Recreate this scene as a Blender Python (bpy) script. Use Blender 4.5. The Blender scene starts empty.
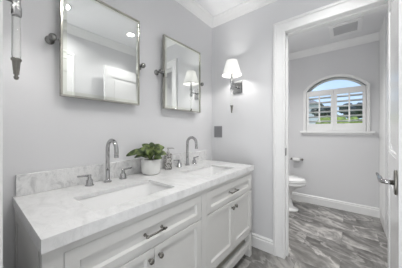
import bpy, bmesh, math, random
from mathutils import Vector, Matrix
random.seed(7)
C = bpy.context.scene.collection
sc = bpy.context.scene
PI = math.pi

# ------------------------------------------------------------------ camera
FPX, PX, PY, YAW, CX, CH = 188.65, 185.21, 131.3, 0.7189, 1.2705, 1.1942
cam = bpy.data.cameras.new('camera'); co = bpy.data.objects.new('camera', cam); C.objects.link(co)
cam.sensor_fit = 'HORIZONTAL'; cam.sensor_width = 36; cam.lens = 36*FPX/402
cam.shift_x = (201-PX)/402; cam.shift_y = (PY-134)/402
cam.clip_start = 0.02; cam.clip_end = 200
co.location = (CX, 0, CH); co.rotation_euler = (PI/2, 0, YAW)
sc.camera = co

# ------------------------------------------------------------------ world, light, exposure
sc.view_settings.view_transform = 'Standard'; sc.view_settings.look = 'None'
sc.view_settings.gamma = 1; sc.view_settings.use_curve_mapping = False
sc.view_settings.exposure = 0.05
w = bpy.data.worlds.new('world'); sc.world = w; w.use_nodes = True
nt = w.node_tree; nt.nodes.clear()
wo = nt.nodes.new('ShaderNodeOutputWorld'); bg = nt.nodes.new('ShaderNodeBackground')
tc = nt.nodes.new('ShaderNodeTexCoord'); sx = nt.nodes.new('ShaderNodeSeparateXYZ')
rp = nt.nodes.new('ShaderNodeValToRGB')
rp.color_ramp.elements[0].position = 0.0; rp.color_ramp.elements[0].color = (0.62, 0.80, 1.0, 1)
rp.color_ramp.elements[1].position = 0.5; rp.color_ramp.elements[1].color = (0.36, 0.60, 1.0, 1)
nt.links.new(tc.outputs['Generated'], sx.inputs[0]); nt.links.new(sx.outputs['Z'], rp.inputs[0])
nt.links.new(rp.outputs[0], bg.inputs[0]); nt.links.new(bg.outputs[0], wo.inputs[0])
bg.inputs[1].default_value = 1.15
sun = bpy.data.lights.new('sun', 'SUN'); sun.energy = 1.6; sun.angle = 0.05; sun.color = (1, .95, .88)
so = bpy.data.objects.new('sun', sun); C.objects.link(so); so.rotation_euler = (math.radians(35), 0, math.radians(-25))

def area(name, loc, size, power, rot=(0, 0, 0), col=(1, 1, 1), shape='DISK', sy=None):
    l = bpy.data.lights.new(name, 'AREA'); l.shape = shape; l.size = size; l.energy = power; l.color = col
    if sy: l.size_y = sy
    o = bpy.data.objects.new(name, l); C.objects.link(o); o.location = loc; o.rotation_euler = rot
    return o
DOWNLIGHTS = [(1.17, .674), (1.17, 1.487), (.62, 2.45)]  # the last one is out of view, added to brighten the toilet room
SPREAD = [150, 114, 130]
DL_POWER = [6.6, 4.1, 14]
for (x, y), p, sprd in zip(DOWNLIGHTS, DL_POWER, SPREAD):
    a = area('downlight_lamp', (x, y, 2.535), 0.085, p, col=(1, .99, .975)); a.data.spread = math.radians(sprd)
# daylight that comes through the open doorway the photograph is taken from
area('doorway_daylight', (1.15, -1.3, 0.7), 1.8, 46, rot=(math.radians(128), 0, 0), col=(.94, .97, 1), shape='RECTANGLE', sy=2.0)

# ------------------------------------------------------------------ materials
def newmat(name):
    m = bpy.data.materials.new(name); m.use_nodes = True
    return m, m.node_tree, m.node_tree.nodes['Principled BSDF']
def paint(name, col, rough=.5, metal=0, noise=.015, scale=30, bump=0):
    m, t, b = newmat(name)
    b.inputs['Roughness'].default_value = rough; b.inputs['Metallic'].default_value = metal
    tcn = t.nodes.new('ShaderNodeTexCoord'); n = t.nodes.new('ShaderNodeTexNoise'); n.inputs['Scale'].default_value = scale
    n.inputs['Detail'].default_value = 4
    t.links.new(tcn.outputs['Object'], n.inputs['Vector'])
    mx = t.nodes.new('ShaderNodeMix'); mx.data_type = 'RGBA'
    mx.inputs['A'].default_value = (*[max(0, c*(1-noise)) for c in col], 1)
    mx.inputs['B'].default_value = (*[min(1, c*(1+noise)) for c in col], 1)
    t.links.new(n.outputs['Fac'], mx.inputs['Factor']); t.links.new(mx.outputs['Result'], b.inputs['Base Color'])
    if bump:
        bp = t.nodes.new('ShaderNodeBump'); bp.inputs['Strength'].default_value = bump; bp.inputs['Distance'].default_value = .002
        t.links.new(n.outputs['Fac'], bp.inputs['Height']); t.links.new(bp.outputs[0], b.inputs['Normal'])
    return m
M = {}
M['wall'] = paint('grey_wall_paint', (.725, .725, .735), .6, bump=.05, scale=120)
M['ceiling'] = paint('ceiling_paint', (.91, .91, .92), .7)
M['trim'] = paint('white_trim_paint', (.87, .87, .865), .3)
M['door'] = paint('white_door_paint', (.80, .80, .80), .18)
M['cabinet'] = paint('white_cabinet_paint', (.66, .655, .635), .35)
M['cabinet_inside'] = paint('cabinet_inside_paint', (.66, .64, .57), .6)
M['porcelain'] = paint('porcelain', (.88, .88, .875), .12)
M['ceramic'] = paint('pot_ceramic', (.80, .80, .78), .35, noise=.03)
M['chrome'] = paint('chrome', (.46, .46, .46), .08, 1)
M['nickel'] = paint('polished_nickel', (.27, .26, .235), .2, 1)
M['brushed'] = paint('brushed_nickel', (.48, .47, .46), .3, 1)
M['frame_metal'] = paint('mirror_frame_metal', (.44, .43, .385), .16, 1)
M['mirror'] = paint('mirror_silver', (.86, .875, .86), .01, 1, noise=0)
M['bevel'] = paint('mirror_bevel', (.80, .82, .76), .03, 1, noise=0)
M['plate'] = paint('switch_plate_metal', (.30, .30, .31), .4, .6)
M['dark'] = paint('dark_metal', (.10, .10, .10), .35, 1)
M['vent_grey'] = paint('vent_grille_grey', (.68, .68, .69), .6)
M['soil'] = paint('soil', (.03, .022, .015), .9, noise=.5, scale=150)
M['paper'] = paint('toilet_paper', (.85, .85, .84), .9)
M['bark'] = paint('bark', (.12, .08, .05), .9, noise=.4)
M['house'] = paint('house_plaster', (.80, .80, .78), .8)
M['roof'] = paint('house_roof', (.30, .26, .24), .8)
M['vent_white'] = paint('vent_frame_white', (.95, .95, .95), .4, noise=0)
M['dark_chrome'] = paint('dark_chrome', (.30, .30, .29), .07, 1)

def ramp(t, fac, stops):
    r = t.nodes.new('ShaderNodeValToRGB'); e = r.color_ramp.elements
    while len(e) < len(stops): e.new(.5)
    for el, (p, c) in zip(e, stops):
        el.position = p; el.color = (*c, 1)
    t.links.new(fac, r.inputs[0]); return r.outputs[0]

def marble(name='white_marble', lo=(.72, .72, .715), v=.93, k=1):
    m, t, b = newmat(name); b.inputs['Roughness'].default_value = .16
    tcn = t.nodes.new('ShaderNodeTexCoord')
    mp = t.nodes.new('ShaderNodeMapping'); mp.inputs['Rotation'].default_value = (.4, .3, .7); mp.inputs['Scale'].default_value = (1, 1.6, 1)
    t.links.new(tcn.outputs['Object'], mp.inputs[0])
    n0 = t.nodes.new('ShaderNodeTexNoise'); n0.inputs['Scale'].default_value = 9*k; n0.inputs['Detail'].default_value = 8; n0.inputs['Distortion'].default_value = 1.2
    t.links.new(mp.outputs[0], n0.inputs['Vector'])
    n1 = t.nodes.new('ShaderNodeTexNoise'); n1.inputs['Scale'].default_value = 14*k; n1.inputs['Detail'].default_value = 6; n1.inputs['Distortion'].default_value = 1.6
    t.links.new(mp.outputs[0], n1.inputs['Vector'])
    base = ramp(t, n0.outputs['Fac'], [(.30, lo), (.47, (.79, .79, .785)), (.66, (.84, .84, .835))])
    vein = ramp(t, n1.outputs['Fac'], [(.480, (1, 1, 1)), (.50, (v, v, v)), (.52, (1, 1, 1))])
    mx = t.nodes.new('ShaderNodeMix'); mx.data_type = 'RGBA'; mx.blend_type = 'MULTIPLY'; mx.inputs['Factor'].default_value = 1
    t.links.new(base, mx.inputs['A']); t.links.new(vein, mx.inputs['B'])
    t.links.new(mx.outputs['Result'], b.inputs['Base Color'])
    return m
M['marble'] = marble(); M['marble_splash'] = marble('veined_marble', (.60, .60, .60), .80, 1.7)

def floor_mat():
    m, t, b = newmat('grey_marble_tile'); b.inputs['Roughness'].default_value = .28
    N, L = t.nodes, t.links
    tcn = N.new('ShaderNodeTexCoord')
    br = N.new('ShaderNodeTexBrick'); br.inputs['Scale'].default_value = 1
    br.inputs['Brick Width'].default_value = .61; br.inputs['Row Height'].default_value = .305
    br.inputs['Mortar Size'].default_value = .0012; br.inputs['Mortar Smooth'].default_value = .3
    br.inputs['Color1'].default_value = (0, 0, 0, 1); br.inputs['Color2'].default_value = (1, 1, 1, 1); br.inputs['Mortar'].default_value = (.5, .5, .5, 1)
    mp0 = N.new('ShaderNodeMapping'); mp0.inputs['Location'].default_value = (.02, .13, 0)
    L.new(tcn.outputs['Object'], mp0.inputs[0]); L.new(mp0.outputs[0], br.inputs['Vector'])
    # each tile takes its own cut of the stone
    sc_ = N.new('ShaderNodeVectorMath'); sc_.operation = 'SCALE'; sc_.inputs['Scale'].default_value = 13.0
    L.new(br.outputs['Color'], sc_.inputs[0])
    ad = N.new('ShaderNodeVectorMath'); ad.operation = 'ADD'
    L.new(tcn.outputs['Object'], ad.inputs[0]); L.new(sc_.outputs[0], ad.inputs[1])
    mr = N.new('ShaderNodeMapping'); mr.inputs['Rotation'].default_value = (0, 0, .62); L.new(ad.outputs[0], mr.inputs[0])
    mp = N.new('ShaderNodeMapping'); mp.inputs['Scale'].default_value = (1.0, 1.75, 1)
    L.new(mr.outputs[0], mp.inputs[0])
    n0 = N.new('ShaderNodeTexNoise'); n0.inputs['Scale'].default_value = 2.5; n0.inputs['Detail'].default_value = 12; n0.inputs['Distortion'].default_value = .6; n0.inputs['Roughness'].default_value = .68
    L.new(mp.outputs[0], n0.inputs['Vector'])
    n1 = N.new('ShaderNodeTexNoise'); n1.inputs['Scale'].default_value = 1.9; n1.inputs['Detail'].default_value = 9; n1.inputs['Distortion'].default_value = .45
    L.new(mp.outputs[0], n1.inputs['Vector'])
    base = ramp(t, n0.outputs['Fac'], [(.30, (.075, .072, .067)), (.45, (.165, .159, .15)), (.55, (.27, .262, .25)), (.64, (.50, .485, .46))])
    vein = ramp(t, n1.outputs['Fac'], [(.455, (0, 0, 0)), (.50, (.62, .62, .62)), (.515, (0, 0, 0))])
    mx = N.new('ShaderNodeMix'); mx.data_type = 'RGBA'; mx.inputs['B'].default_value = (.58, .56, .54, 1)
    L.new(vein, mx.inputs['Factor']); L.new(base, mx.inputs['A'])
    # tile to tile tone
    tone = N.new('ShaderNodeMapRange'); tone.inputs['To Min'].default_value = .74; tone.inputs['To Max'].default_value = 1.2
    L.new(br.outputs['Color'], tone.inputs['Value'])
    mu = N.new('ShaderNodeVectorMath'); mu.operation = 'SCALE'
    L.new(mx.outputs['Result'], mu.inputs[0]); L.new(tone.outputs[0], mu.inputs['Scale'])
    m2 = N.new('ShaderNodeMix'); m2.data_type = 'RGBA'; m2.inputs['B'].default_value = (.16, .155, .15, 1)
    L.new(br.outputs['Fac'], m2.inputs['Factor']); L.new(mu.outputs[0], m2.inputs['A'])
    L.new(m2.outputs['Result'], b.inputs['Base Color'])
    return m
M['floor'] = floor_mat()

def leaf_mat(name, c1, c2, scale):
    m, t, b = newmat(name); b.inputs['Roughness'].default_value = .4
    tcn = t.nodes.new('ShaderNodeTexCoord'); n = t.nodes.new('ShaderNodeTexNoise'); n.inputs['Scale'].default_value = scale; n.inputs['Detail'].default_value = 5
    t.links.new(tcn.outputs['Object'], n.inputs['Vector'])
    t.links.new(ramp(t, n.outputs['Fac'], [(.44, c1), (.66, c2)]), b.inputs['Base Color'])
    return m
M['leaf'] = leaf_mat('plant_leaf', (.03, .055, .014), (.22, .28, .09), 30)
M['stem'] = paint('plant_stem', (.10, .16, .05), .5)
M['tree'] = leaf_mat('tree_leaves', (.012, .018, .01), (.05, .07, .04), 6)
M['hedge'] = leaf_mat('hedge_leaves', (.20, .26, .03), (.42, .48, .09), 5)
M['grass'] = leaf_mat('grass_blades', (.12, .20, .04), (.22, .32, .08), 4)

def mosaic():
    m, t, b = newmat('silver_mosaic'); b.inputs['Roughness'].default_value = .3; b.inputs['Metallic'].default_value = .4
    tcn = t.nodes.new('ShaderNodeTexCoord'); v = t.nodes.new('ShaderNodeTexVoronoi'); v.inputs['Scale'].default_value = 130
    t.links.new(tcn.outputs['Object'], v.inputs['Vector'])
    sp = t.nodes.new('ShaderNodeSeparateColor'); t.links.new(v.outputs['Color'], sp.inputs[0])
    t.links.new(ramp(t, sp.outputs[0], [(.2, (.16, .15, .14)), (.55, (.40, .39, .37)), (.9, (.70, .69, .67))]), b.inputs['Base Color'])
    return m
M['mosaic'] = mosaic()

def crystal():
    m, t, b = newmat('clear_crystal'); b.inputs['Transmission Weight'].default_value = 1; b.inputs['Roughness'].default_value = .02
    b.inputs['IOR'].default_value = 1.25; b.inputs['Base Color'].default_value = (.97, .98, .96, 1)
    return m
M['crystal'] = crystal()
def pane():
    m, t, b = newmat('window_glass'); t.nodes.remove(b)
    out = t.nodes['Material Output']; tr = t.nodes.new('ShaderNodeBsdfTransparent'); gl = t.nodes.new('ShaderNodeBsdfGlossy')
    gl.inputs['Roughness'].default_value = .02; fr = t.nodes.new('ShaderNodeFresnel'); fr.inputs[0].default_value = 1.4
    mx = t.nodes.new('ShaderNodeMixShader'); t.links.new(fr.outputs[0], mx.inputs[0]); t.links.new(tr.outputs[0], mx.inputs[1]); t.links.new(gl.outputs[0], mx.inputs[2])
    t.links.new(mx.outputs[0], out.inputs[0]); return m
M['pane'] = pane()
def shade():
    m, t, b = newmat('pleated_white_fabric'); t.nodes.remove(b)
    out = t.nodes['Material Output']; d = t.nodes.new('ShaderNodeBsdfDiffuse'); tl = t.nodes.new('ShaderNodeBsdfTranslucent')
    d.inputs[0].default_value = (.88, .88, .87, 1); tl.inputs[0].default_value = (.93, .93, .92, 1)
    mx = t.nodes.new('ShaderNodeMixShader'); mx.inputs[0].default_value = .4
    t.links.new(d.outputs[0], mx.inputs[1]); t.links.new(tl.outputs[0], mx.inputs[2]); t.links.new(mx.outputs[0], out.inputs[0]); return m
M['shade'] = shade()
def emit(name, col, s):
    m, t, b = newmat(name); b.inputs['Base Color'].default_value = (.8, .8, .8, 1)
    b.inputs['Emission Color'].default_value = (*col, 1); b.inputs['Emission Strength'].default_value = s; return m
M['bulb'] = emit('lit_bulb', (1, .98, .95), 5)
M['lens'] = emit('lit_downlight_lens', (1, .98, .95), 14)

# ------------------------------------------------------------------ mesh helpers
def box(bm, x0, x1, y0, y1, z0, z1, bev=0):
    vs = [bm.verts.new((x, y, z)) for x in (x0, x1) for y in (y0, y1) for z in (z0, z1)]
    fs = [bm.faces.new([vs[i] for i in q]) for q in ((0, 1, 3, 2), (4, 6, 7, 5), (0, 4, 5, 1), (2, 3, 7, 6), (0, 2, 6, 4), (1, 5, 7, 3))]
    if bev:
        es = list({e for f in fs for e in f.edges})
        bmesh.ops.bevel(bm, geom=es, offset=bev, segments=2, affect='EDGES', profile=.5)
def frame_of(d):
    d = Vector(d).normalized(); a = Vector((0, 0, 1)) if abs(d.z) < .9 else Vector((1, 0, 0))
    u = d.cross(a).normalized(); return d, u, d.cross(u)
def rings(bm, rs, closed_ends=True, smooth=True):
    vr = [[bm.verts.new(p) for p in r] for r in rs]; n = len(vr[0])
    for a, b in zip(vr, vr[1:]):
        for i in range(n):
            f = bm.faces.new((a[i], a[(i+1) % n], b[(i+1) % n], b[i])); f.smooth = smooth
    if closed_ends:
        bm.faces.new(vr[0][::-1]); bm.faces.new(vr[-1])
def tube(bm, pts, r, n=12):
    pts = [Vector(p) for p in pts]; rs = []
    u = None
    for i, p in enumerate(pts):
        d = (pts[min(i+1, len(pts)-1)]-pts[max(i-1, 0)]).normalized()
        if u is None: _, u, _ = frame_of(d)
        u = (u-d*u.dot(d)).normalized(); v = d.cross(u)
        rr = r[i] if isinstance(r, (list, tuple)) else r
        rs.append([p+u*rr*math.cos(2*PI*k/n)+v*rr*math.sin(2*PI*k/n) for k in range(n)])
    rings(bm, rs)
def lathe(bm, c, prof, axis=(0, 0, 1), n=32, smooth=True, ends=True):
    d, u, v = frame_of(axis); c = Vector(c)
    rings(bm, [[c+d*h+(u*math.cos(2*PI*k/n)+v*math.sin(2*PI*k/n))*max(r, 1e-4) for k in range(n)] for r, h in prof], ends, smooth)
def ball(bm, c, r, n=16, sx=1, sy=1, sz=1):
    m = Matrix.Translation(c) @ Matrix.Diagonal((r*sx, r*sy, r*sz, 1))
    g = bmesh.ops.create_uvsphere(bm, u_segments=n, v_segments=n//2, radius=1, matrix=m)
    for v in g['verts']:
        for f in v.link_faces: f.smooth = True
def sweep(bm, prof, p0, p1, nrm):      # prof: (out from wall, height)
    p0, p1, nrm = Vector(p0), Vector(p1), Vector(nrm)
    a = [bm.verts.new(p0+nrm*o+Vector((0, 0, z))) for o, z in prof]
    b = [bm.verts.new(p1+nrm*o+Vector((0, 0, z))) for o, z in prof]
    n = len(a)
    for i in range(n): bm.faces.new((a[i], a[(i+1) % n], b[(i+1) % n], b[i]))
    bm.faces.new(a[::-1]); bm.faces.new(b)
WL = {}
def wloc(o): return WL.get(o.name, Vector((0, 0, 0)))
def obj(name, bm, mat, parent=None, bevel=0, origin=None):
    bmesh.ops.recalc_face_normals(bm, faces=bm.faces)
    off = wloc(parent) if parent else Vector(origin or (0, 0, 0))
    if off.length: bmesh.ops.translate(bm, verts=bm.verts, vec=-off)
    me = bpy.data.meshes.new(name); bm.to_mesh(me); bm.free(); me.materials.append(M[mat] if isinstance(mat, str) else mat)
    o = bpy.data.objects.new(name, me); C.objects.link(o)
    if parent: o.parent = parent
    else: o.location = off
    WL[o.name] = off
    if bevel:
        b = o.modifiers.new('bevel', 'BEVEL'); b.width = bevel; b.segments = 2; b.limit_method = 'ANGLE'; b.angle_limit = math.radians(40)
    return o
def struct(name, bm, mat, parent=None, bevel=0):
    o = obj(name, bm, mat, parent, bevel)
    if not parent: o['kind'] = 'structure'
    return o
def tag(o, label, cat, group=None):
    o['label'] = label; o['category'] = cat
    if group: o['group'] = group
    return o
def thing(name, label, cat, loc, group=None):
    o = bpy.data.objects.new(name, None); C.objects.link(o); o.location = loc; o.empty_display_size = .05
    WL[o.name] = Vector(loc); return tag(o, label, cat, group)
def dup(root, loc, label=None):
    def cp(o, par):
        c = o.copy(); C.objects.link(c)
        if par: c.parent = par
        for ch in list(o.children): cp(ch, c)
        return c
    r = cp(root, None); r.location = loc
    if label: r['label'] = label
    return r
B = bmesh.new

# ------------------------------------------------------------------ room shell
XR, YE, YE2, YB, ZC = 1.578, 1.95, 2.07, 3.735, 2.55
FY = .022                                   # room side of the wall with the open doorway
bm = B(); box(bm, -.12-.5, XR+.62, -2.7, YB+.13, -.10, 0); struct('floor', bm, 'floor')
bm = B(); box(bm, -.12, XR+.12, -.10, YB+.13, ZC, ZC+.1); struct('ceiling', bm, 'ceiling')
bm = B(); box(bm, -.12, 0, -.10, YB+.13, 0, ZC); struct('wall_left', bm, 'wall')
bm = B(); box(bm, XR, XR+.12, -.10, YB+.13, 0, ZC); struct('wall_right', bm, 'wall')
OX0, OX1, OZ = .81, 1.495, 2.128             # doorway to the toilet room
bm = B(); box(bm, 0, OX0-.012, YE, YE2, 0, ZC); box(bm, OX1+.012, XR, YE, YE2, 0, ZC); box(bm, OX0-.012, OX1+.012, YE, YE2, OZ+.012, ZC)
struct('wall_partition', bm, 'wall')
FX0, FX1 = .80, 1.50
bm = B(); box(bm, 0, FX0-.012, -.10, FY, 0, ZC); box(bm, FX1+.012, XR, -.10, FY, 0, ZC); box(bm, FX0-.012, FX1+.012, -.10, FY, OZ+.012, ZC)
struct('wall_front', bm, 'wall')
# unseen hall behind the doorway, added to keep sky light off the vanity
bm = B(); box(bm, -.62, XR+.62, -2.7, -2.6, 0, ZC); struct('wall_unseen_hall', bm, 'wall')
bm = B(); box(bm, -.62, -.52, -2.6, -.10, 0, ZC); box(bm, -.52, -.12, -.20, -.10, 0, ZC); struct('wall_unseen_hall_left', bm, 'wall')
bm = B(); box(bm, XR+.52, XR+.62, -2.6, -.10, 0, ZC); box(bm, XR+.12, XR+.52, -.20, -.10, 0, ZC); struct('wall_unseen_hall_right', bm, 'wall')
bm = B(); box(bm, -.62, XR+.62, -2.7, -.10, ZC, ZC+.1); struct('ceiling_unseen_hall', bm, 'ceiling')
# back wall with an arched window hole
WC, WA, WS, WR, WZ0 = 1.078, .365, 1.850, .185, 1.20
RR = (WA**2+WR**2)/(2*WR); ZCEN = WS+WR-RR
def arch(x, o=0): return ZCEN+math.sqrt(max(0, (RR+o)**2-(x-WC)**2))
bm = B()
box(bm, 0, WC-WA, YB, YB+.13, 0, ZC); box(bm, WC+WA, XR, YB, YB+.13, 0, ZC); box(bm, WC-WA, WC+WA, YB, YB+.13, 0, WZ0)
NS = 28
for k in range(NS):
    xa, xb = WC-WA+2*WA*k/NS, WC-WA+2*WA*(k+1)/NS
    za, zb = arch(xa), arch(xb)
    vs = [bm.verts.new(p) for p in ((xa, YB, za), (xb, YB, zb), (xb, YB, ZC), (xa, YB, ZC), (xa, YB+.13, za), (xb, YB+.13, zb), (xb, YB+.13, ZC), (xa, YB+.13, ZC))]
    for q in ((0, 1, 2, 3), (4, 7, 6, 5), (0, 4, 5, 1), (3, 2, 6, 7)): bm.faces.new([vs[i] for i in q])
bmesh.ops.remove_doubles(bm, verts=bm.verts, dist=1e-5)
struct('wall_back', bm, 'wall')

# crown mouldings
CP = [(0, 0), (0, -.097), (.008, -.097), (.010, -.085), (.016, -.080), (.024, -.060), (.038, -.040), (.044, -.026), (.052, -.020), (.056, -.012), (.056, 0)]
def crown(name, p0, p1, n):
    bm = B(); sweep(bm, CP, (*p0, ZC), (*p1, ZC), (*n, 0)); struct(name, bm, 'trim')
crown('trim_1', (0, FY), (0, YE), (1, 0)); crown('trim_2', (0, YE), (XR, YE), (0, -1)); crown('trim_3', (XR, FY), (XR, YE), (-1, 0)); crown('trim_4', (0, FY), (XR, FY), (0, 1))
crown('trim_5', (0, YB), (XR, YB), (0, -1)); crown('trim_6', (0, YE2), (0, YB), (1, 0)); crown('trim_7', (0, YE2), (XR, YE2), (0, 1))
# baseboards
BP = [(0, 0), (.018, 0), (.018, .098), (.011, .103), (.011, .110), (.013, .114), (.013, .120), (.006, .128), (.006, .133), (0, .133)]
def base(name, p0, p1, n):
    bm = B(); sweep(bm, BP, (*p0, 0), (*p1, 0), (*n, 0)); struct(name, bm, 'trim')
base('baseboard_far', (0, YE), (OX0-.10, YE), (0, -1)); base('baseboard_left', (0, FY), (0, YE), (1, 0)); base('baseboard_right', (XR, .905), (XR, YE), (-1, 0))
base('baseboard_back', (0, YB), (XR, YB), (0, -1)); base('baseboard_side', (0, YE2), (0, YB), (1, 0))

# door casings, mitred
KP = [(0, 0), (0, .012), (.006, .016), (.014, .016), (.018, .012), (.074, .016), (.080, .024), (.096, .024), (.102, .018), (.102, 0)]
def casing(name, x0, x1, zt, y, s, axis='x', parent=None):      # s: direction out of the wall
    bm = B(); cols = []
    for o, t in KP:
        pts = [(x0-o, 0), (x0-o, zt+o), (x1+o, zt+o), (x1+o, 0)]
        cols.append([bm.verts.new((p, y+s*t, z) if axis == 'x' else (y+s*t, p, z)) for p, z in pts])
    n = len(cols)
    for i in range(n):
        a, b = cols[i], cols[(i+1) % n]
        for k in range(3): bm.faces.new((a[k], a[k+1], b[k+1], b[k]))
    bm.faces.new([c[0] for c in cols]); bm.faces.new([c[3] for c in cols])
    return struct(name, bm, 'trim', parent)
casing('trim_8', OX0, OX1, OZ, YE, -1); casing('trim_9', OX0, OX1, OZ, YE2, 1)
bm = B(); box(bm, OX0-.012, OX0, YE, YE2, 0, OZ); box(bm, OX1, OX1+.012, YE, YE2, 0, OZ); box(bm, OX0-.012, OX1+.012, YE, YE2, OZ, OZ+.012)
box(bm, OX0, OX0+.012, YE+.05, YE+.085, 0, OZ); box(bm, OX1-.012, OX1, YE+.05, YE+.085, 0, OZ); box(bm, OX0, OX1, YE+.05, YE+.085, OZ-.012, OZ)
jamb = struct('trim_10', bm, 'trim')
bm = B(); box(bm, OX0-.001, OX0+.003, YE+.008, YE+.036, .965, 1.035, .001); obj('strike_plate', bm, 'dark', jamb)
casing('trim_11', FX0, FX1-.02, OZ, FY, 1)
bm = B(); box(bm, FX0-.012, FX0, -.10, FY, 0, OZ); box(bm, FX1-.008, FX1+.012, -.10, FY, 0, OZ); box(bm, FX0-.012, FX1+.012, -.10, FY, OZ, OZ+.012); struct('trim_12', bm, 'trim')
# fluted white panel in the far right corner of the toilet room
bm = B(); box(bm, XR-.004, XR, 3.20, YB, 0, ZC)
for k in range(4): box(bm, XR-.009, XR-.003, 3.24+k*.12, 3.30+k*.12, .14, ZC)
struct('trim_13', bm, 'trim')

# closed closet door on the right wall, with its casing (seen in the mirror)
casing('trim_14', .14, .80, OZ-.03, XR, -1, 'y')
def panel_door(name, L, H, T, parent=None):
    """leaf from y=0 to y=-L, faces at x=0 and x=T; returns the mesh"""
    bm = B(); ys = [0, -.10, -(L-.10), -L]; zs = [.012, .22, .92, 1.06, H-.13, H]
    box(bm, 0, T, -.10, 0, .012, H); box(bm, 0, T, -L, -(L-.10), .012, H)
    for a, b in ((.012, .22), (.92, 1.06), (H-.13, H)): box(bm, 0, T, -(L-.10), -.10, a, b)
    for a, b in ((.22, .92), (1.06, H-.13)):
        box(bm, .010, T-.010, -(L-.10), -.10, a, b)
        # moulding around each panel, and a raised field
        for x0, x1 in ((.002, .012), (T-.012, T-.002)):
            box(bm, x0, x1, -(L-.10), -(L-.118), a, b); box(bm, x0, x1, -.118, -.10, a, b)
            box(bm, x0, x1, -(L-.118), -.118, a, a+.018); box(bm, x0, x1, -(L-.118), -.118, b-.018, b)
        for x0, x1 in ((.004, .011), (T-.011, T-.004)):
            box(bm, x0, x1, -(L-.155), -.155, a+.055, b-.055, .003)
    return bm
cd = panel_door('door_2', .654, OZ-.034, .035)
bmesh.ops.translate(cd, verts=cd.verts, vec=(XR-.0145, .7975, 0))
o = struct('door_2', cd, 'door')
bm = B(); lathe(bm, (XR-.0145, .20, .95), [(.026, 0), (.026, -.006), (.010, -.01), (.010, -.035), (.022, -.042), (.026, -.055), (.018, -.066), (.001, -.068)], (1, 0, 0)); obj('door_knob', bm, 'nickel', o)

# open door of the toilet room, hinged on the right jamb and swung towards the camera
bm = panel_door('door_1', .68, OZ-.006, .035)
d1 = struct('door_1', bm, 'door')
HINGE = Vector((1.466, 1.921, 0)); d1.location = HINGE; d1.rotation_euler = (0, 0, -math.radians(3.0))
ly, lz = -.610, .955
bm = B()
vs = []
for k in range(28):
    a = 2*PI*k/28; vs.append((.030*math.copysign(abs(math.cos(a))**.7, math.cos(a)), .058*math.copysign(abs(math.sin(a))**.7, math.sin(a))))
rings(bm, [[(x, ly+p*s, lz+q*s) for p, q in vs] for x, s in ((0, 1), (-.007, 1), (-.010, .9))])
esc = obj('handle_plate', bm, 'nickel', d1); esc['label'] = 'polished nickel oval handle plate'
bm = B()
tube(bm, [(-.008, ly, lz-.002), (-.038, ly, lz-.002), (-.048, ly+.004, lz-.002), (-.052, ly+.02, lz-.002), (-.055, ly+.095, lz+.002), (-.058, ly+.110, lz+.005), (-.064, ly+.122, lz+.016)], [.012, .0115, .0105, .0105, .0095, .0075, .005], 14)
lv = obj('lever_handle', bm, 'chrome', esc); lv['label'] = 'chrome lever handle'
bm = B()
for z in (.25, 1.05): tube(bm, [(.030, .010, z-.045), (.030, .010, z+.045)], .006, 10)
obj('hinge', bm, 'nickel', d1)

# ------------------------------------------------------------------ arched window with shutters
bm = B()
NA = 28
def outline(o):
    pts = [(WC-WA-o, WZ0), ]
    zl = arch(WC-WA-o, o) ; pts.append((WC-WA-o, zl))
    for k in range(1, NA):
        x = WC-WA-o+2*(WA+o)*k/NA; pts.append((x, arch(x, o)))
    pts += [(WC+WA+o, zl), (WC+WA+o, WZ0)]
    return pts
prof = [(0, .13), (0, -.012), (.006, -.018), (.028, -.018), (.032, -.024), (.040, -.022), (.040, 0)]
cols = [[bm.verts.new((x, YB+d, z)) for x, z in outline(o)] for o, d in prof]
for a, b in zip(cols, cols[1:]):
    for k in range(len(a)-1): bm.faces.new((a[k], a[k+1], b[k+1], b[k]))
win = struct('window_1', bm, 'trim')
bm = B(); box(bm, .634, 1.531, YB-.062, YB+.0, WZ0-.034, WZ0, .006); box(bm, WC-WA, WC+WA, YB-.01, YB+.13, WZ0-.02, WZ0)
box(bm, .67, 1.505, YB-.016, YB, WZ0-.060, WZ0-.034)
obj('window_sill', bm, 'trim', win)
bm = B()                                                       # sash around the glass
def ringframe(bm, o0, o1, y0, y1):
    A, Bq = outline(o0), outline(o1)
    la = [[bm.verts.new((x, y, z)) for x, z in P] for P, y in ((A, y0), (Bq, y0), (Bq, y1), (A, y1))]
    for i in range(4):
        a, b = la[i], la[(i+1) % 4]
        for k in range(len(a)-1): bm.faces.new((a[k], a[k+1], b[k+1], b[k]))
ringframe(bm, 0, -.022, YB+.085, YB+.115)
box(bm, WC-.012, WC+.012, YB+.088, YB+.112, WZ0, WS); box(bm, WC-WA, WC+WA, YB+.088, YB+.112, WS-.03, WS); box(bm, WC-WA, WC+WA, YB+.088, YB+.112, WZ0, WZ0+.03)
obj('window_frame', bm, 'trim', win)
bm = B(); P = outline(-.01)
f = [bm.verts.new((x, YB+.10, z)) for x, z in P]; g = [bm.verts.new((x, YB+.103, z)) for x, z in P]
bm.faces.new(f); bm.faces.new(g[::-1])
obj('pane', bm, 'pane', win)
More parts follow.
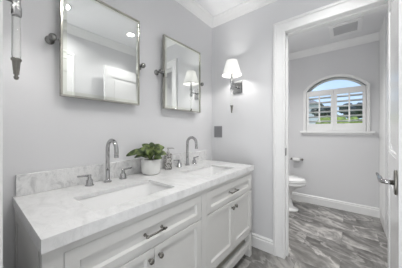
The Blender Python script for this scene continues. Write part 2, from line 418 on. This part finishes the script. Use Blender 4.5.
# two hinged shutters
SY0, SY1 = YB-.008, YB+.022
for i, (sx0, sx1) in enumerate(((WC-WA+.004, WC-.002), (WC+.002, WC+WA-.004))):
    t = thing('window_shutter', ('white louvered window shutter, left leaf beside the open door casing', 'white louvered window shutter, right leaf nearer the open door')[i], 'shutter', ((sx0+sx1)/2, YB, WZ0+.002), 'plantation shutters in the arched window')
    t['label'] = ('white louvered shutter covering the left half of arched window', 'white louvered shutter covering the right half of arched window')[i]
    bm = B(); st = .036; zb, zt = WZ0+.003, WS+.004; l0, l1 = 1.315, 1.768
    box(bm, sx0, sx0+st, SY0, SY1, zb, zt); box(bm, sx1-st, sx1, SY0, SY1, zb, zt)
    box(bm, sx0+st, sx1-st, SY0, SY1, zb, l0); box(bm, sx0+st, sx1-st, SY0, SY1, l1, zt)
    obj('shutter_frame', bm, 'trim', t, bevel=.002)
    for k in range(6):
        z = l0+(k+.5)*(l1-l0)/6; bm = B(); rs = []
        for x in (sx0+st+.001, sx1-st-.001):
            r = []
            for q in range(12):
                a = 2*PI*q/12; p, s = .031*math.cos(a), .0068*math.sin(a); th = math.radians(-17)
                r.append((x, (SY0+SY1)/2+p*math.cos(th)-s*math.sin(th), z+p*math.sin(th)+s*math.cos(th)))
            rs.append(r)
        rings(bm, rs); obj('louver', bm, 'trim', t)
    bm = B(); xm = (sx0+sx1)/2; box(bm, xm-.010, xm+.010, SY0-.030, SY0-.022, l0+.02, l1-.01); obj('tilt_rod', bm, 'trim', t)

# ------------------------------------------------------------------ outdoors seen between the louvers
bm = B(); box(bm, -14, 16, YB+.2, 40, -.12, -.02); o = struct('ground', bm, 'grass')
def leafy(bm, c, r, sx, sy, sz, seed, n=3):
    g = bmesh.ops.create_icosphere(bm, subdivisions=n, radius=1, matrix=Matrix.Translation(c))
    rnd = random.Random(seed); c = Vector(c)
    for v in g['verts']:
        d = v.co-c; k = 1+rnd.uniform(-.16, .16); v.co = c+Vector((d.x*sx*r*k, d.y*sy*r*k, d.z*sz*r*k))
bm = B()
for k in range(7): leafy(bm, (.35+k*.55, 12+.1*math.sin(k), .95+.05*math.sin(k*2.1)), 1, .55, .5, .98, k)
tag(obj('hedge', bm, 'hedge', origin=(2, 12, 0)), 'clipped yellow-green hedge outside behind the louvers', 'hedge')
for i, (x, y, r, h, lab) in enumerate(((-.15, 15.5, .70, 2.45, 'dark leafy tree outside, seen through the left shutter'), (1.45, 16, .85, 2.5, 'dark leafy tree outside, seen through the right shutter'))):
    t = thing('tree', lab, 'tree', (x, y, -.02), 'trees outside the window')
    bm = B(); tube(bm, [(x, y, -.02), (x+.05, y, h*.5), (x, y, h)], [.12, .10, .05], 10); obj('trunk', bm, 'bark', t)
    bm = B()
    for q in range(9):
        a = q*2.4; leafy(bm, (x+.5*r*math.cos(a)*(q > 0), y+.4*r*math.sin(a), h+(.28*math.sin(q*1.7))*r), r*.42, 1, 1, .8, q+i*10, 2)
    obj('crown', bm, 'tree', t)
t = thing('house', 'pale plastered house outside at left of the window view', 'house', (-3.0, 20, -.02))
bm = B(); box(bm, -6, -.55, 18, 22, -.02, 3.3); obj('wall', bm, 'house', t)
bm = B(); vs = [bm.verts.new(p) for p in ((-6.2, 17.8, 3.3), (-.35, 17.8, 3.3), (-.35, 22.2, 3.3), (-6.2, 22.2, 3.3), (-5, 20, 4.2), (-1.6, 20, 4.2))]
for q in ((0, 1, 5, 4), (2, 3, 4, 5), (1, 2, 5), (3, 0, 4), (3, 2, 1, 0)): bm.faces.new([vs[i] for i in q])
obj('roof', bm, 'roof', t)

# ------------------------------------------------------------------ ceiling: downlights, vent
for i, (x, y) in enumerate(DOWNLIGHTS):
    lab = ('round recessed ceiling downlight mirrored in upper left of the large mirror', 'round recessed ceiling downlight mirrored in upper right of the large mirror', 'unseen round ceiling downlight added to brighten the toilet room')[i]
    t = thing('recessed_downlight', lab, 'ceiling light', (x, y, ZC), 'recessed ceiling downlights')
    bm = B(); lathe(bm, (x, y, ZC), [(.066, 0), (.066, -.004), (.056, -.008), (.048, -.004), (.046, 0)], n=36, ends=False); obj('trim_ring', bm, 'trim', t)
    bm = B(); lathe(bm, (x, y, ZC), [(.047, -.0005), (.046, -.003)], n=36); obj('lens', bm, 'lens', t)
t = thing('ceiling_vent', 'white framed rectangular ceiling exhaust vent with grey grille', 'vent', (1.22, 3.245, ZC), None)
bm = B()
vx0, vx1, vy0, vy1 = 1.055, 1.385, 3.05, 3.45
for a in ((vx0, vx1, vy0, vy0+.06), (vx0, vx1, vy1-.06, vy1), (vx0, vx0+.045, vy0+.06, vy1-.06), (vx1-.045, vx1, vy0+.06, vy1-.06)): box(bm, *a, ZC-.016, ZC)
obj('vent_frame', bm, 'vent_white', t, bevel=.004)
bm = B(); box(bm, vx0+.045, vx1-.045, vy0+.06, vy1-.06, ZC-.004, ZC)
for k in range(14):
    y = vy0+.068+k*.0195; box(bm, vx0+.045, vx1-.045, y, y+.008, ZC-.012, ZC-.004)
obj('grille', bm, 'vent_grey', t)

# ------------------------------------------------------------------ vanity cabinet
VX, VY0, VY1 = .553, .147, 1.797          # face plane and the two ends
CZ0, CZ = .822, .866
van = thing('vanity_cabinet', 'long white double-sink vanity cabinet with shaker doors and open bottom shelf', 'vanity cabinet', (0.28, .97, 0))
bm = B()
SL = .05
for y0, y1 in ((VY0, VY0+.02), (VY1-.02, VY1)):       # framed side panels
    box(bm, .01, .50, y0+.005, y1-.005, .245, CZ0)
    for a, b in ((.01, .07), (.46, .503)): box(bm, a, b, y0, y1, .24, CZ0)
    box(bm, .07, .46, y0, y1, .24, .30); box(bm, .07, .46, y0, y1, CZ0-.06, CZ0)
box(bm, .01, .02, VY0+.02, VY1-.02, .24, CZ0)          # back
box(bm, .02, VX-.02, VY0+.02, VY1-.02, .24, .255)      # floor of the cupboards
box(bm, .02, VX-.02, .99, 1.01, .255, CZ0)             # divider
obj('body', bm, 'cabinet', van)
L0, L1, R0, R1 = .208, .978, 1.040, VY1-.005           # outer edges of the two fronts
# face frame
bm = B()
F0 = VX-.02
box(bm, F0, VX, VY0, L0-.002, .235, CZ0); box(bm, F0, VX, L1+.002, R0-.002, .235, CZ0)
box(bm, F0, VX, L0-.002, L1+.002, .790, CZ0); box(bm, F0, VX, R0-.002, VY1, .790, CZ0)
box(bm, F0, VX-.008, L0-.002, L1+.002, .628, .644); box(bm, F0, VX-.008, R0-.002, VY1, .628, .644)
box(bm, F0, VX, L0-.002, L1+.002, .228, .240); box(bm, F0, VX, R0-.002, VY1, .228, .240)
obj('face_frame', bm, 'cabinet', van)
def shaker(y0, y1, z0, z1, yi0, yi1, zi0, zi1):        # flat frame, chamfer, recessed field
    bm = B(); x1 = VX; xr = VX-.012; ch = .008
    rects = [(x1-.018, y0, y1, z0, z1), (x1-.001, y0, y1, z0, z1), (x1, y0+.001, y1-.001, z0+.001, z1-.001), (x1, yi0, yi1, zi0, zi1), (xr, yi0+ch, yi1-ch, zi0+ch, zi1-ch)]
    lo = [[bm.verts.new((x, a, c)) for a, c in ((p, r), (q, r), (q, s), (p, s))] for x, p, q, r, s in rects]
    for a, b in zip(lo, lo[1:]):
        for k in range(4): bm.faces.new((a[k], a[(k+1) % 4], b[(k+1) % 4], b[k]))
    bm.faces.new(lo[-1]); bm.faces.new(lo[0][::-1]); return bm
def pull(y, parent):
    bm = B(); z = .706
    tube(bm, [(VX+.017, y-.064, z), (VX+.017, y+.064, z)], .0048, 12)
    for s in (-.052, .052): lathe(bm, (VX-.012, y+s, z), [(.008, 0), (.008, .004), (.0045, .007), (.0045, .022), (.0070, .024), (.0070, .031), (.001, .033)], (1, 0, 0), 14)
    h = obj('handle', bm, 'nickel', parent); h['label'] = 'nickel bar handle'
def knob(y, parent):
    bm = B(); lathe(bm, (VX, y, .582), [(.008, 0), (.008, .003), (.005, .005), (.005, .009), (.012, .012), (.014, .017), (.012, .023), (.001, .025)], (1, 0, 0), 20)
    h = obj('knob', bm, 'nickel', parent); h['label'] = 'round nickel knob'
for y0, y1 in ((L0, L1), (R0, R1)):
    d = obj('drawer', shaker(y0, y1, .645, .788, y0+.048, y1-.048, .674, .740), 'cabinet', van)
    ym = (y0+y1)/2; pull(ym+.003, d)
    a = obj('door', shaker(y0, ym-.0015, .242, .627, y0+.048, ym-.046, .288, .600), 'cabinet', van); knob(ym-.030, a)
    a = obj('door', shaker(ym+.0015, y1, .242, .627, ym+.046, y1-.048, .288, .600), 'cabinet', van); knob(ym+.030, a)
for x0, x1 in ((.012, SL+.01), (VX-.05, VX)):
    for y0, y1 in ((VY0, VY0+.048), (VY1-.048, VY1)):
        bm = B(); box(bm, x0, x1, y0, y1, 0, .24); obj('leg', bm, 'cabinet', van, bevel=.002)
bm = B(); box(bm, VX-.045, VX-.003, VY0+.048, VY1-.048, .080, .134); obj('bottom_rail', bm, 'cabinet', van, bevel=.002)
bm = B(); box(bm, .02, VX-.045, VY0+.004, VY1-.004, .092, .118); obj('shelf', bm, 'cabinet_inside', van)
bm = B(); box(bm, .010, .020, VY0+.05, VY1-.05, .118, .24); obj('back_panel', bm, 'cabinet_inside', van)
bm = B()
box(bm, VX-.03, VX-.006, L1-.01, R0+.01, .128, .235)
obj('center_post', bm, 'cabinet', van)

# countertop with two sink cut-outs
S1, S2, SXA, SXB = (.335, .805), (1.118, 1.575), .235, .490
CZS = .846                                 # underside of the slab; the edges are built up
xs = [.003, SXA, SXB, .569]; ys = [.142, S1[0], S1[1], S2[0], S2[1], 1.807]
ct = thing('countertop', 'white grey-veined marble countertop on top of the vanity', 'countertop', (.28, .97, CZ0))
bm = B(); holes = {(1, 1), (1, 3)}
cells = {(i, j) for i in range(3) for j in range(5)}-holes
V = {}
def gv(i, j, z):
    if (i, j, z) not in V: V[(i, j, z)] = bm.verts.new((xs[i], ys[j], z))
    return V[(i, j, z)]
for (i, j) in cells:
    for z in (CZS, CZ): bm.faces.new([gv(i, j, z), gv(i+1, j, z), gv(i+1, j+1, z), gv(i, j+1, z)])
    for di, dj, e in ((-1, 0, ((i, j), (i, j+1))), (1, 0, ((i+1, j), (i+1, j+1))), (0, -1, ((i, j), (i+1, j))), (0, 1, ((i, j+1), (i+1, j+1)))):
        if (i+di, j+dj) not in cells:
            (a, b), (c, d) = e; bm.faces.new([gv(a, b, CZS), gv(c, d, CZS), gv(c, d, CZ), gv(a, b, CZ)])
obj('slab', bm, 'marble', ct)
bm = B()
for q in ((.529, .569, .142, 1.807), (.003, .529, .142, .182), (.003, .529, 1.767, 1.807), (.003, .04, .182, 1.767)): box(bm, *q, CZ0, CZS)
obj('built_up_edge', bm, 'marble', ct)
bm = B(); box(bm, .001, .021, .152, 1.807, CZ+.0005, .976); tag(obj('backsplash', bm, 'marble_splash', None, .002, (.011, .97, CZ)), 'low white marble backsplash strip along the wall behind the faucets', 'backsplash')

def sink(y0, y1, lab):
    t = thing('sink', lab, 'sink', ((SXA+SXB)/2, (y0+y1)/2, CZS-.002), 'rectangular undermount sinks')
    bm = B(); x0, x1 = SXA-.006, SXB+.006; a, b = y0-.006, y1+.006; zt = CZS-.001
    def rr(ins, z, rad=.03):
        pts = []
        for cx_, cy_, a0 in ((x1-ins-rad, b-ins-rad, 0), (x0+ins+rad, b-ins-rad, 90), (x0+ins+rad, a+ins+rad, 180), (x1-ins-rad, a+ins+rad, 270)):
            for k in range(6):
                an = math.radians(a0+k*18); pts.append((cx_+rad*math.cos(an), cy_+rad*math.sin(an), z))
        return pts
    rings(bm, [rr(-.018, zt-.012), rr(-.018, zt), rr(0, zt), rr(.004, zt-.004), rr(.012, zt-.09, .03), rr(.030, zt-.118, .03), rr(.060, zt-.125, .03), rr(.06, zt-.14), rr(-.005, zt-.13), rr(-.018, zt-.012)], False)
    bm2 = B()
    top = [bm.verts.new(p) for p in rr(.060, zt-.125, .03)]; bm.faces.new(top)
    bm2.free(); obj('basin', bm, 'porcelain', t)
    bm = B(); lathe(bm, ((x0+x1)/2, (a+b)/2, zt-.125), [(.024, 0), (.024, .003), (.018, .004), (.001, .002)], n=24); obj('drain', bm, 'chrome', t)
sink(*S1, 'white rectangular undermount sink under the nearer mirror')
sink(*S2, 'white rectangular undermount sink at the far end beside the wall')

# faucets
def faucet(y, lab):
    t = thing('faucet', lab, 'faucet', (.085, y, CZ), 'gooseneck faucets behind the sinks')
    z = CZ
    bm = B(); lathe(bm, (.085, y, z), [(.025, 0), (.025, .006), (.021, .009), (.0135, .011), (.0135, .075), (.0115, .08)], n=24)
    pts = [(.085, y, z+.07), (.085, y, z+.215)]; R_ = .055
    for k in range(1, 13):
        a = PI-k*PI/12*1.02; pts.append((.085+R_+R_*math.cos(a), y, z+.215+R_*math.sin(a)))
    pts.append((.085+2*R_+.001, y, z+.170))
    tube(bm, pts, [.0128]*len(pts), 16); lathe(bm, (pts[-1][0], y, z+.166), [(.014, 0), (.014, .014), (.0128, .016)], n=16)
    obj('spout', bm, 'chrome', t)
    for s in (-1, 1):
        yy = y+s*.112
        bm = B(); lathe(bm, (.082, yy, z), [(.026, 0), (.026, .005), (.021, .008), (.0195, .034), (.013, .037), (.010, .052), (.001, .054)], n=24)
        h = obj('handle_base', bm, 'chrome', t)
        bm = B(); lathe(bm, (.082, yy, z+.050), [(.0095, 0), (.0105, .004), (.0105, .016), (.001, .018)], n=16)
        tube(bm, [(.082, yy, z+.061), (.082, yy+s*.030, z+.063), (.082, yy+s*.068, z+.066)], [.007, .0065, .0055], 12)
        obj('lever', bm, 'chrome', h)
faucet(.590, 'chrome gooseneck faucet with lever handles at the nearer sink')
faucet(1.385, 'chrome gooseneck faucet with lever handles at the far sink')

# ------------------------------------------------------------------ pivot mirrors
def mirror(y0, y1, lab):
    z0, z1 = 1.392, 2.034; x = .062; ym = (y0+y1)/2
    t = thing('wall_mirror', lab, 'mirror', (0, ym, (z0+z1)/2), 'tilting mirrors above the vanity')
    bm = B(); fw = .011
    for a in ((y0, y1, z0, z0+fw), (y0, y1, z1-fw, z1), (y0, y0+fw, z0+fw, z1-fw), (y1-fw, y1, z0+fw, z1-fw)): box(bm, x-.022, x+.003, a[0], a[1], a[2], a[3])
    obj('mirror_frame', bm, 'frame_metal', t, bevel=.0015)
    bv = .020
    def q(xx, i): return [(xx, y0+i, z0+i), (xx, y1-i, z0+i), (xx, y1-i, z1-i), (xx, y0+i, z1-i)]
    bm = B(); vs = [bm.verts.new(p) for p in q(x, fw+bv)]; bm.faces.new(vs)
    g = [bm.verts.new(p) for p in q(x-.012, fw+bv)]; bm.faces.new(g[::-1])
    for k in range(4): bm.faces.new((vs[k], vs[(k+1) % 4], g[(k+1) % 4], g[k]))
    obj('mirror_glass', bm, 'mirror', t)
    bm = B(); a = [bm.verts.new(p) for p in q(x-.0022, fw)]; b = [bm.verts.new(p) for p in q(x, fw+bv)]
    c = [bm.verts.new(p) for p in q(x-.012, fw)]; d = [bm.verts.new(p) for p in q(x-.012, fw+bv)]
    for k in range(4):
        n = (k+1) % 4
        bm.faces.new((a[k], a[n], b[n], b[k])); bm.faces.new((c[k], c[n], a[n], a[k])); bm.faces.new((d[k], d[n], c[n], c[k]))
    obj('mirror_bevel', bm, 'bevel', t)
    for s, yy in ((-1, y0), (1, y1)):
        zz = 1.705; yk = yy+s*.036
        bm = B(); lathe(bm, (0, yk, zz), [(.024, 0), (.024, .006), (.020, .010), (.009, .014), (.009, .040), (.014, .045), (.019, .052), (.020, .060), (.016, .070), (.006, .076), (.001, .077)], (1, 0, 0), 24)
        p = obj('pivot_bracket', bm, 'dark_chrome', t); p['label'] = 'chrome pivot bracket with ball knob'
        bm = B(); tube(bm, [(.052, yk, zz), (.052, yy-s*.001, zz)], .006, 12); lathe(bm, (.052, yy, zz), [(.010, 0), (.010, s*.006), (.006, s*.009)], (0, 1, 0), 14); obj('pivot_pin', bm, 'chrome', p)
mirror(.332, .852, 'large rectangular pivoting wall mirror over the nearer sink')
mirror(1.105, 1.628, 'rectangular pivoting wall mirror over the far sink, near the lit sconce')

# ------------------------------------------------------------------ sconces
def sconce(x, yw, s, lab, pro=.092):       # s: direction from the wall into the room
    z = 1.675; yc = yw+s*pro
    t = thing('wall_sconce', lab, 'wall lamp', (x, yw, z), 'crystal and chrome wall sconces')
    bm = B(); box(bm, x-.055, x+.055, min(yw, yw+s*.012), max(yw, yw+s*.012), z-.068, z+.068, .003)
    box(bm, x-.040, x+.040, min(yw+s*.012, yw+s*.018), max(yw+s*.012, yw+s*.018), z-.052, z+.052, .003); obj('backplate', bm, 'chrome', t)
    bm = B(); tube(bm, [(x, yw+s*.012, z), (x, yc, z)], .008, 12); lathe(bm, (x, yw+s*.018, z), [(.016, 0), (.016, s*.008), (.009, s*.014)], (0, 1, 0), 16)
    obj('arm', bm, 'chrome', t)
    bm = B(); lathe(bm, (x, yc, z), [(.012, -.055), (.016, -.050), (.017, -.020), (.013, -.016), (.013, .016), (.018, .020), (.016, .045), (.012, .055), (.010, .10), (.014, .105), (.014, .135)], n=24); obj('collar', bm, 'chrome', t)
    bm = B(); lathe(bm, (x, yc, z), [(.011, -.215), (.0135, -.20), (.0135, -.058), (.010, -.054)], n=20); obj('crystal_column', bm, 'crystal', t)
    bm = B(); lathe(bm, (x, yc, z), [(.001, -.290), (.006, -.288), (.0085, -.280), (.0055, -.275), (.0055, -.272), (.009, -.268), (.009, -.260), (.010, -.254), (.0125, -.222), (.016, -.218), (.016, -.212), (.012, -.210)], n=24); obj('finial', bm, 'nickel', t)
    # pleated shade, open at both ends
    bm = B(); n = 96; zb, zt = 1.778, 1.934; rb, rt = .098, .053
    def ring(r, zz, ph=0): return [(x+(r+(.0012 if k % 2 else -.0012))*math.cos(2*PI*k/n), yc+(r+(.0012 if k % 2 else -.0012))*math.sin(2*PI*k/n), zz) for k in range(n)]
    rs = [ring(rb-.001, zb), ring(rb, zb+.002), ring(rb+(rt-rb)*.5, (zb+zt)/2), ring(rt, zt-.002), ring(rt-.001, zt)]
    rings(bm, rs, False, False)
    sh = obj('lamp_shade', bm, 'shade', t)
    sh.modifiers.new('solid', 'SOLIDIFY').thickness = .0012
    bm = B(); ball(bm, (x, yc, 1.845), .020, 16, 1, 1, 1.35); lathe(bm, (x, yc, 1.80), [(.009, 0), (.009, .022), (.012, .03)], n=14); obj('bulb', bm, 'bulb', t)
    l = bpy.data.lights.new('sconce_lamp', 'POINT'); l.energy = 11; l.color = (1, .98, .955); l.shadow_soft_size = .028
    lo = bpy.data.objects.new('sconce_lamp', l); C.objects.link(lo); lo.parent = t; lo.location = (0, s*pro, 1.845-z)
    return t
sconce(.337, YE, -1, 'chrome sconce with pleated white shade beside the far mirror', .145)
sconce(.337, FY, 1, 'chrome and crystal wall sconce at top left edge of the photo')

# switch plate
t = thing('switch_plate', 'grey metal light switch plate on wall above the counter end', 'light switch', (.086, YE, 1.187))
bm = B(); box(bm, .034, .140, YE-.006, YE, 1.122, 1.256, .002); obj('cover', bm, 'plate', t)
for x in (.064, .110):
    bm = B(); box(bm, x-.016, x+.016, YE-.010, YE-.006, 1.155, 1.222, .0015); obj('rocker', bm, 'plate', t)

# ------------------------------------------------------------------ plant and soap dispenser
px_, py_ = .108, .925
t = thing('potted_plant', 'small bushy green leaved plant in a white ceramic pot on the counter', 'potted plant', (px_, py_, CZ))
bm = B(); lathe(bm, (px_, py_, CZ), [(.052, 0), (.062, .003), (.070, .014), (.0735, .04), (.0740, .112), (.0725, .115), (.0695, .113), (.068, .10)], n=40)
obj('pot', bm, 'ceramic', t)
bm = B(); lathe(bm, (px_, py_, CZ+.100), [(.068, 0), (.064, .004), (.001, .007)], n=30); obj('soil', bm, 'soil', t)
def leaf(bm, b, tip, wd, nrm, curl=.12):
    n = 8; d = tip-b; L = d.length; d.normalize(); nrm = (nrm-d*nrm.dot(d)).normalized(); sd = d.cross(nrm); rows = []
    for i in range(n+1):
        q = i/n; hw = .5*wd*math.sin(PI*min(1, q**.85*.97+.01))**.55
        c = b+d*L*q+nrm*(curl*L*math.sin(PI*q))-Vector((0, 0, .10*L*q*q))
        rows.append([bm.verts.new(c+sd*hw*k+nrm*(.22*abs(k)*hw)) for k in (-1, -.5, 0, .5, 1)])
    for a, c in zip(rows, rows[1:]):
        for k in range(4):
            f = bm.faces.new((a[k], a[k+1], c[k+1], c[k])); f.smooth = True
bl, bs = B(), B(); rnd = random.Random(5)
RV, NV = Vector((.753, .659, 0)), Vector((.659, -.753, 0)); PC = Vector((px_, py_, CZ+.115))
# each leaf: base and tip as (along, up, forward), width
LV = [((-.03, .050, .03), (-.165, .052, .11), .058), ((-.010, .055, 0), (-.068, .122, .01), .066), ((.0, .060, .0), (.006, .135, .0), .062), ((-.02, .025, .05), (-.105, .032, .10), .052),
      ((0, .03, .04), (-.035, .088, .06), .062), ((.02, .058, .0), (.108, .098, -.01), .060), ((.03, .035, .03), (.130, .052, .03), .056), ((.005, .02, .05), (.045, .075, .07), .066),
      ((.03, .02, .05), (.098, .020, .07), .052), ((-.02, .012, .06), (-.062, .040, .09), .052), ((0, .01, .07), (.010, .042, .10), .056), ((.01, .045, -.02), (.066, .120, -.03), .060),
      ((-.015, .04, -.01), (-.045, .095, -.03), .058), ((.025, .005, .06), (.065, .025, .085), .050), ((.0, .05, .02), (-.095, .082, .05), .056), ((.02, .04, .02), (.085, .072, .03), .056),
      ((0, .03, -.03), (.03, .09, -.05), .055), ((-.01, .03, .02), (-.07, .06, .07), .056), ((.01, .05, .02), (.03, .11, .03), .058)]
for B0, T0, wd in LV:
    b, tp = [PC+RV*q[0]*.95+Vector((0, 0, q[1]))+NV*q[2] for q in (B0, T0)]
    tp.x = max(tp.x, .03); b.x = max(b.x, .03)
    nr = Vector((NV.x*.7+rnd.uniform(-.35, .35), NV.y*.7+rnd.uniform(-.35, .35), .75))
    leaf(bl, b, tp, wd, nr)
    root = PC+(b-PC)*.15; root.z = PC.z-.012
    tube(bs, [root, (root+b)/2+Vector((0, 0, .012)), b+(tp-b)*.1], .0018, 6)
fo = obj('foliage', bl, 'leaf', t); fo.modifiers.new('solid', 'SOLIDIFY').thickness = .0008
obj('stems', bs, 'stem', t)

dx_, dy_ = .076, 1.140
t = thing('soap_dispenser', 'grey mosaic soap dispenser with metal pump beside the potted plant', 'soap dispenser', (dx_, dy_, CZ))
bm = B(); lathe(bm, (dx_, dy_, CZ), [(.032, 0), (.034, .002), (.034, .132), (.031, .136), (.012, .138)], n=30); obj('bottle', bm, 'mosaic', t)
bm = B(); lathe(bm, (dx_, dy_, CZ+.137), [(.013, 0), (.013, .014), (.007, .017), (.005, .036), (.009, .038), (.009, .048), (.001, .050)], n=18)
tube(bm, [(dx_, dy_, CZ+.180), (dx_+.032, dy_+.026, CZ+.182), (dx_+.042, dy_+.034, CZ+.174)], [.005, .0045, .004], 10); obj('pump', bm, 'brushed', t)

# ------------------------------------------------------------------ toilet room
ty = 3.235
t = thing('toilet', 'white two-piece toilet with closed lid partly behind the door casing', 'toilet', (.35, ty, 0))
def oval(cx_, cy_, a, b, z, n=36, p=1.0): return [(cx_+a*math.copysign(abs(math.cos(2*PI*k/n))**p, math.cos(2*PI*k/n)), cy_+b*math.copysign(abs(math.sin(2*PI*k/n))**p, math.sin(2*PI*k/n)), z) for k in range(n)]
bm = B()
rings(bm, [oval(.40, ty, .285, .128, 0, p=.75), oval(.40, ty, .288, .130, .020, p=.75), oval(.395, ty, .262, .110, .036, p=.8), oval(.385, ty, .235, .095, .055, p=.8), oval(.38, ty, .210, .088, .17, p=.85), oval(.385, ty, .215, .095, .26, p=.9), oval(.42, ty, .240, .13, .33), oval(.465, ty, .280, .172, .375), oval(.483, ty, .297, .187, .395), oval(.485, ty, .300, .190, .405), oval(.485, ty, .300, .190, .428), oval(.485, ty, .294, .185, .434)])
box(bm, .05, .27, ty-.11, ty+.11, .20, .43, .02)
obj('bowl', bm, 'porcelain', t)
bm = B(); rings(bm, [oval(.485, ty, .298, .186, .436), oval(.485, ty, .305, .193, .440), oval(.485, ty, .305, .193, .454), oval(.485, ty, .300, .190, .458)]); obj('seat', bm, 'porcelain', t)
bm = B(); rings(bm, [oval(.483, ty, .296, .186, .4605), oval(.483, ty, .303, .191, .464), oval(.483, ty, .300, .189, .476), oval(.480, ty, .275, .170, .490), oval(.475, ty, .16, .10, .498), oval(.475, ty, .02, .02, .500)]); obj('lid', bm, 'porcelain', t)
bm = B(); box(bm, .015, .205, ty-.20, ty+.20, .425, .755, .02); obj('tank', bm, 'porcelain', t)
bm = B(); box(bm, .008, .214, ty-.21, ty+.21, .756, .792, .008); tl = obj('tank_lid', bm, 'porcelain', t)
bm = B(); tube(bm, [(.205, ty+.13, .70), (.225, ty+.13, .70), (.228, ty+.07, .695)], .006, 10); obj('flush_lever', bm, 'chrome', t)

hz = .712
t = thing('toilet_paper_holder', 'chrome toilet paper holder on the wall beneath the window', 'toilet paper holder', (.575, YB, hz))
for x in (.497, .652):
    bm = B(); lathe(bm, (x, YB, hz), [(.018, 0), (.018, -.005), (.008, -.009), (.008, -.055), (.011, -.060), (.011, -.072), (.001, -.074)], (0, 1, 0), 18); obj('post', bm, 'nickel', t)
bm = B(); tube(bm, [(.498, YB-.064, hz), (.651, YB-.064, hz)], .006, 10); obj('bar', bm, 'chrome', t)
bm = B()
lathe(bm, (.525, YB-.064, hz), [(.012, 0), (.033, 0), (.033, .108), (.012, .108), (.012, 0)], (1, 0, 0), 28, ends=False)
tag(obj('toilet_paper_roll', bm, 'paper', origin=(.575, YB-.064, hz)), 'small white toilet paper roll on the chrome holder', 'toilet paper')
